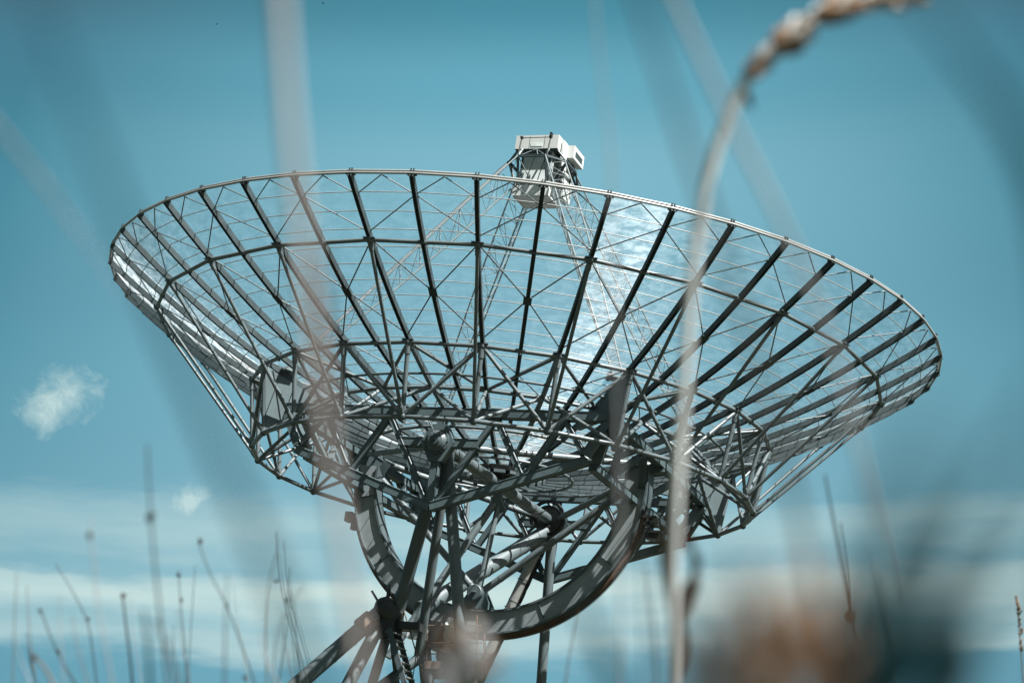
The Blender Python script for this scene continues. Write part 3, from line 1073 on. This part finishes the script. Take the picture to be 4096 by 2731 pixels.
hd = [
    ([(1640, 1440), (1630, 1568)], 330, ([(1665, 1350), (1640, 1470), (1630, 1640)], 120, 'straw', 24), 'straw coloured plume at the foot of the reed'),
    ([(1700, 1440), (1690, 1568)], 320, ([(1740, 1400), (1710, 1500), (1690, 1660)], 130, 'rosy', 24), 'brown grass plume blurred at the bottom right of the reed'),
    ([(1790, 1440), (1780, 1568)], 360, ([(1830, 1360), (1790, 1470), (1780, 1660)], 170, 'rosy', 24), 'widest brown plume between the reed and the dark blades'),
    ([(1860, 1440), (1855, 1568)], 340, ([(1890, 1430), (1870, 1520), (1855, 1660)], 130, 'rosy', 20), 'brown plume touching the dark blades on its right'),
    ([(1750, 1520), (1750, 1568)], 260, ([(1720, 1500), (1750, 1560), (1755, 1680)], 150, 'brown', 40), 'dark brown plume at the very bottom beside the reed'),
    ([(1580, 1500), (1580, 1568)], 300, ([(1570, 1440), (1580, 1520), (1585, 1660)], 100, 'straw', 20), 'small straw plume overlapping the lowest part of the reed'),
    ([(1960, 1480), (1955, 1568)], 330, ([(1985, 1470), (1960, 1560), (1950, 1680)], 110, 'grey', 22), 'grey plume in front of the darkest broad blade'),
    ([(1045, 1530), (1040, 1568)], 150, ([(1085, 1490), (1050, 1530), (1030, 1620)], 150, 'straw', 30), 'low straw plume in front of the drive platform'),
    ([(2190, 1540), (2190, 1568)], 260, ([(2250, 1500), (2200, 1560), (2190, 1640)], 80, 'grey', 40), 'grey plume low in the bottom right corner'),
]
for (p, bl, h_, lb) in hd:
    grass(p, bl, .2, 'straw', lb, 'plume_reed', 'reed', head=h_)
# thin knotted stems at the lower left, a little further off
thin = [
    ([(208, 1190), (213, 1260), (226, 1390), (246, 1500), (258, 1568)], 42, .26, 'pale', [(207, 1229)], 'pale upright stem with a dark knot near its tip, left of the tall stem'),
    ([(338, 1020), (346, 1180), (357, 1310), (372, 1450), (384, 1568)], 46, .32, 'grey', [(344, 1187)], 'tallest knotted stem at the lower left'),
    ([(455, 1243), (480, 1310), (520, 1390), (555, 1480), (585, 1568)], 26, .34, 'grey', [(460, 1243), (522, 1390), (563, 1556)], 'slanting stem with three knots leaning towards the dish'),
    ([(410, 1310), (416, 1400), (424, 1480), (428, 1568)], 22, .34, 'grey', [(411, 1321), (415, 1376)], 'short upright stem with two close knots'),
    ([(282, 1368), (290, 1440), (300, 1520), (304, 1568)], 26, .55, 'knot', [(282, 1368)], 'dark stem ending in a dark seed knot'),
    ([(94, 1400), (120, 1470), (150, 1530), (172, 1568)], 26, .42, 'grey', [(93, 1402), (134, 1496)], 'stem with a brown tip leaning left'),
    ([(128, 1295), (165, 1355), (200, 1425), (212, 1490), (222, 1568)], 24, .34, 'grey', [(202, 1421)], 'bent stem with a knot at its bend'),
    ([(637, 1265), (616, 1350), (610, 1440), (613, 1568)], 26, .34, 'straw', [], 'straw coloured blade bowed to the left'),
    ([(636, 1220), (644, 1320), (660, 1400), (684, 1490), (704, 1568)], 22, .42, 'grey', [(634, 1333), (659, 1378)], 'stem with a reddish knot left of the dish leg'),
    ([(668, 1300), (662, 1380), (654, 1460), (640, 1568)], 24, .3, 'grey', [], 'thin stem crossing the one with the reddish knot'),
    ([(652, 1240), (664, 1350), (690, 1450), (722, 1568)], 20, .3, 'grey', [], 'rightmost thin stem of the lower left tuft'),
    ([(78, 1505), (100, 1530), (122, 1568)], 36, .5, 'straw', [(77, 1510)], 'shortest stem in the bottom left corner'),
    ([(330, 1400), (340, 1480), (345, 1568)], 60, .42, 'green', [], 'blurred dark shoot at the foot of the tallest stem'),
    ([(357, 1420), (390, 1500), (410, 1568)], 60, .36, 'grey', [], 'blurred grey shoot right of the tallest stem'),
    ([(448, 1300), (440, 1420), (432, 1568)], 20, .26, 'grey', [], 'faint stem between the short stem and the slanting one'),
    ([(700, 1340), (640, 1440), (625, 1568)], 30, .22, 'straw', [], 'faint straw stem leaning right over the tuft'),
    ([(1327, 1400), (1312, 1480), (1298, 1568)], 26, .3, 'rust', [], 'reddish stem below the right end of the gear arc'),
    ([(1487, 1300), (1497, 1400), (1507, 1568)], 60, .3, 'grey', [], 'blurred grey stem just left of the reed'),
    ([(1460, 1180), (1472, 1330), (1480, 1568)], 90, .2, 'grey', [], 'wide faint grey stem left of the reed'),
]
for (p, bl, op, mt, kn, lb) in thin:
    grass(p, bl, op * .85, mt, lb, 'thin_rush', 'rush', knots=kn, kmat='knot')
for k in range(16):
    x0 = float(rng.choice([60, 150, 240, 320, 400, 450, 540, 610, 650, 690])) + rng.uniform(-25, 25)
    top = rng.uniform(1290, 1470)
    ln = rng.uniform(-45, 30)
    grass([(x0, top), (x0 - ln * .25, top + (1568 - top) * .4), (x0 - ln * .8 + 6, 1568)], float(rng.uniform(16, 40)), float(rng.uniform(.16, .28)), ['grey', 'pale', 'straw'][k % 3],
          'hair thin bare rush of the lower left tuft', 'thin_rush', 'rush', taper=.4)
grass([(2336, 1372), (2340, 1430), (2345, 1500), (2350, 1568)], 11, .45, 'brown', 'sharp brown seed spike at the right picture edge', 'spike_reed', 'reed',
      head=([(2335, 1370), (2342, 1420), (2346, 1500)], 12, 'brown', 60))

for (px, py, rl, lb) in ((498, 56, .5, 'tiny dark bird flying high, the lower of two'), (742, 8, -.4, 'tiny dark bird at the top edge of the sky, the higher of two')):
    c = at(px, py, 240)
    bd = tag(empty('bird', tuple(c)), lb, 'bird', 'birds in the sky')
    fw = nrm(np.array([cos(rl), sin(rl), .05])); sd = np.cross(np.array([0, 0, 1.0]), fw)
    b = MB(I).blob(c, fw, .13, .035, 8, 6)
    b.blob(c + fw * .12, fw, .04, .025, 6, 4)
    b.add([c - fw * .1 - sd * .012, c - fw * .1 + sd * .012, c - fw * .2 + sd * .04, c - fw * .2 - sd * .04, c - fw * .15 + np.array([0, 0, .01])], [(0, 1, 4), (1, 2, 4), (2, 3, 4), (3, 0, 4)])
    b.build('body', M['cable'], bd)
    for s_ in (-1, 1):
        r_ = c + sd * s_ * .03
        w_ = [r_ + fw * .06, r_ + sd * s_ * .14 + fw * .07 + np.array([0, 0, .05]), r_ + sd * s_ * .3 - fw * .06 + np.array([0, 0, .02]), r_ + sd * s_ * .12 - fw * .03 + np.array([0, 0, .04]), r_ - fw * .05]
        MB(I).prism(w_, np.array([0, 0, .008])).build('wing', M['cable'], bd)

# ------------------------------------------------------------------ light
SUN = W @ np.array([.415, -.325, .85])
SUN = SUN / np.linalg.norm(SUN)
el = math.asin(SUN[2])
ld = bpy.data.lights.new('sun', 'SUN')
ld.energy = 5.0
ld.angle = radians(.53)
ld.color = (1.0, .99, .955)
lo = bpy.data.objects.new('sun', ld)
COL.objects.link(lo)
from mathutils import Vector
lo.rotation_euler = Vector(SUN).to_track_quat('Z', 'Y').to_euler()
lo.location = (30, -30, 60)

w = bpy.data.worlds.new('World')
S.world = w
w.use_nodes = True
nt = w.node_tree
N, L = nt.nodes, nt.links
N.clear()
out = N.new('ShaderNodeOutputWorld')
bg = N.new('ShaderNodeBackground')
bg.inputs['Strength'].default_value = .05
sky = N.new('ShaderNodeTexSky')
sky.sky_type = 'NISHITA'
sky.sun_disc = False
sky.sun_elevation = el
sky.sun_rotation = math.atan2(SUN[0], SUN[1])
sky.air_density, sky.dust_density, sky.ozone_density = 1.0, .4, 2.0
tc = N.new('ShaderNodeTexCoord')


def math_(op, a, b=None, c=None):
    n = N.new('ShaderNodeMath'); n.operation = op
    for k, v in enumerate((a, b, c)):
        if v is None: continue
        if isinstance(v, (int, float)): n.inputs[k].default_value = v
        else: L.new(v, n.inputs[k])
    return n.outputs[0]


def ramp(fac, stops, interp='LINEAR'):
    r = N.new('ShaderNodeValToRGB')
    r.color_ramp.interpolation = interp
    e = r.color_ramp.elements
    while len(e) < len(stops): e.new(.5)
    for q_, (p, c) in zip(e, stops):
        q_.position = p
        q_.color = (*c, 1) if hasattr(c, '__len__') else (c, c, c, 1)
    L.new(fac, r.inputs['Fac'])
    return r.outputs['Color']


def mixc(f, a, b, blend='MIX'):
    m_ = N.new('ShaderNodeMix'); m_.data_type = 'RGBA'; m_.blend_type = blend
    for nme, v in (('Factor', f), ('A', a), ('B', b)):
        if isinstance(v, (int, float)): m_.inputs[nme].default_value = v
        elif isinstance(v, tuple): m_.inputs[nme].default_value = (*v, 1)
        else: L.new(v, m_.inputs[nme])
    return m_.outputs['Result']


def noise(vec, scale, detail, rough=.55, dist=0.0):
    n = N.new('ShaderNodeTexNoise')
    n.inputs['Scale'].default_value = scale; n.inputs['Detail'].default_value = detail
    n.inputs['Roughness'].default_value = rough; n.inputs['Distortion'].default_value = dist
    L.new(vec, n.inputs['Vector'])
    return n.outputs['Fac']


sep = N.new('ShaderNodeSeparateXYZ')
L.new(tc.outputs['Generated'], sep.inputs[0])
z = sep.outputs['Z']
# the deep teal of this sky: how its colour runs from the horizon up
K2 = .5
TEAL = [(0, (0.171, 0.338, 0.333)), (.174, (0.257, 0.527, 0.499)), (.215, (0.437, 0.746, 0.634)), (.259, (0.570, 0.866, 0.697)), (.342, (0.655, 1.075, 0.832)), (.423, (0.817, 1.333, 0.978)), (.462, (0.437, 1.154, 0.894)), (.50, (0.019, 0.697, 0.593)), (.60, (0.057, 0.398, 0.374)), (1.0, (0.048, 0.279, 0.291))]  # stops above the view are lowered to weaken the ambient light
tr = ramp(z, [(p, tuple(c * K2 for c in col)) for p, col in TEAL], 'EASE')
skyc = mixc(1.0, mixc(1.0, sky.outputs[0], tr, 'MULTIPLY'), (1 / K2,) * 3, 'MULTIPLY')
# sky dimmed behind the camera, added to cut fill light on the steel
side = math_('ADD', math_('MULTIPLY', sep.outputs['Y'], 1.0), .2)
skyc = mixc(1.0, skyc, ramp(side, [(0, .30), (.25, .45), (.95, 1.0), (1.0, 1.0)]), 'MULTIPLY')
edge = math_('MULTIPLY', math_('POWER', math_('ABSOLUTE', math_('SUBTRACT', sep.outputs['X'], .01)), 2), 18.0)  # lens corner falloff painted into the sky colour
edge = math_('MULTIPLY', edge, ramp(z, [(.22, .30), (.49, 1.0)]))
skyc = mixc(1.0, skyc, ramp(edge, [(0, (1, 1, 1)), (1, (.0, .40, .48))]), 'MULTIPLY')
# banks of low stratus
mp = N.new('ShaderNodeMapping'); mp.inputs['Scale'].default_value = (1, 1, 5)
L.new(tc.outputs['Generated'], mp.inputs['Vector'])
wob = noise(mp.outputs['Vector'], 9, 6, .55)
fine = noise(mp.outputs['Vector'], 26, 8, .6, .3)
zz = math_('ADD', z, math_('MULTIPLY', math_('SUBTRACT', wob, .5), .035))
zz = math_('ADD', zz, math_('MULTIPLY', math_('SUBTRACT', fine, .5), .012))
fac = math_('DIVIDE', math_('SUBTRACT', zz, .16), .11)
band = ramp(fac, [(0, .05), (.16, .05), (.23, .1), (.31, .85), (.39, .25), (.49, 1.0), (.58, 1.0), (.65, .1), (.76, .6), (.84, .55), (1, 0)], 'B_SPLINE')
pat = ramp(noise(mp.outputs['Vector'], 4.5, 3), [(.3, .55), (.6, 1.0)])
cl = math_('MULTIPLY', band, pat)


def puff(px, py, sx, sz, amt):
    c = sdir(px, py)
    v = N.new('ShaderNodeVectorMath'); v.operation = 'SUBTRACT'
    L.new(tc.outputs['Generated'], v.inputs[0]); v.inputs[1].default_value = tuple(c)
    m_ = N.new('ShaderNodeMapping'); m_.vector_type = 'TEXTURE'
    m_.inputs['Rotation'].default_value = (0, radians(-28), 0)
    m_.inputs['Scale'].default_value = (sx, sx, sz)
    L.new(v.outputs[0], m_.inputs['Vector'])
    ln = N.new('ShaderNodeVectorMath'); ln.operation = 'LENGTH'
    L.new(m_.outputs[0], ln.inputs[0])
    nz = noise(tc.outputs['Generated'], 70, 9, .62, .4)
    d_ = math_('ADD', ln.outputs['Value'], math_('MULTIPLY', math_('SUBTRACT', nz, .5), 2.2))
    return math_('MULTIPLY', ramp(d_, [(0.0, 1), (.3, .75), (1.0, 0)], 'B_SPLINE'), amt)


cl = math_('MAXIMUM', cl, puff(133, 925, .024, .014, .85))
cl = math_('MAXIMUM', cl, puff(432, 1155, .015, .008, .8))
cl = math_('MINIMUM', cl, 1.0)
skyc = mixc(cl, skyc, (3.65, 4.65, 4.5))
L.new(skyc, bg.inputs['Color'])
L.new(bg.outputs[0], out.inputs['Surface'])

# ------------------------------------------------------------------ camera
cd = bpy.data.cameras.new('camera')
co = bpy.data.objects.new('camera', cd)
COL.objects.link(co)
co.location = tuple(CAM)
co.rotation_euler = (radians(90) + PITCH, 0, 0)
cd.sensor_width = 36
cd.lens = FPX / 4096 * 36
cd.clip_start = .01
cd.clip_end = 10000
cd.dof.use_dof = True
cd.dof.focus_distance = 57
cd.dof.aperture_fstop = cd.lens / 1000 / APER
cd.dof.aperture_blades = 0
S.camera = co
S.view_settings.view_transform = 'Standard'
S.view_settings.look = 'None'
S.view_settings.exposure = 1.75
S.view_settings.gamma = 1
S.render.engine = 'CYCLES'
S.cycles.use_denoising = True
S.cycles.max_bounces = 8
S.cycles.transparent_max_bounces = 24
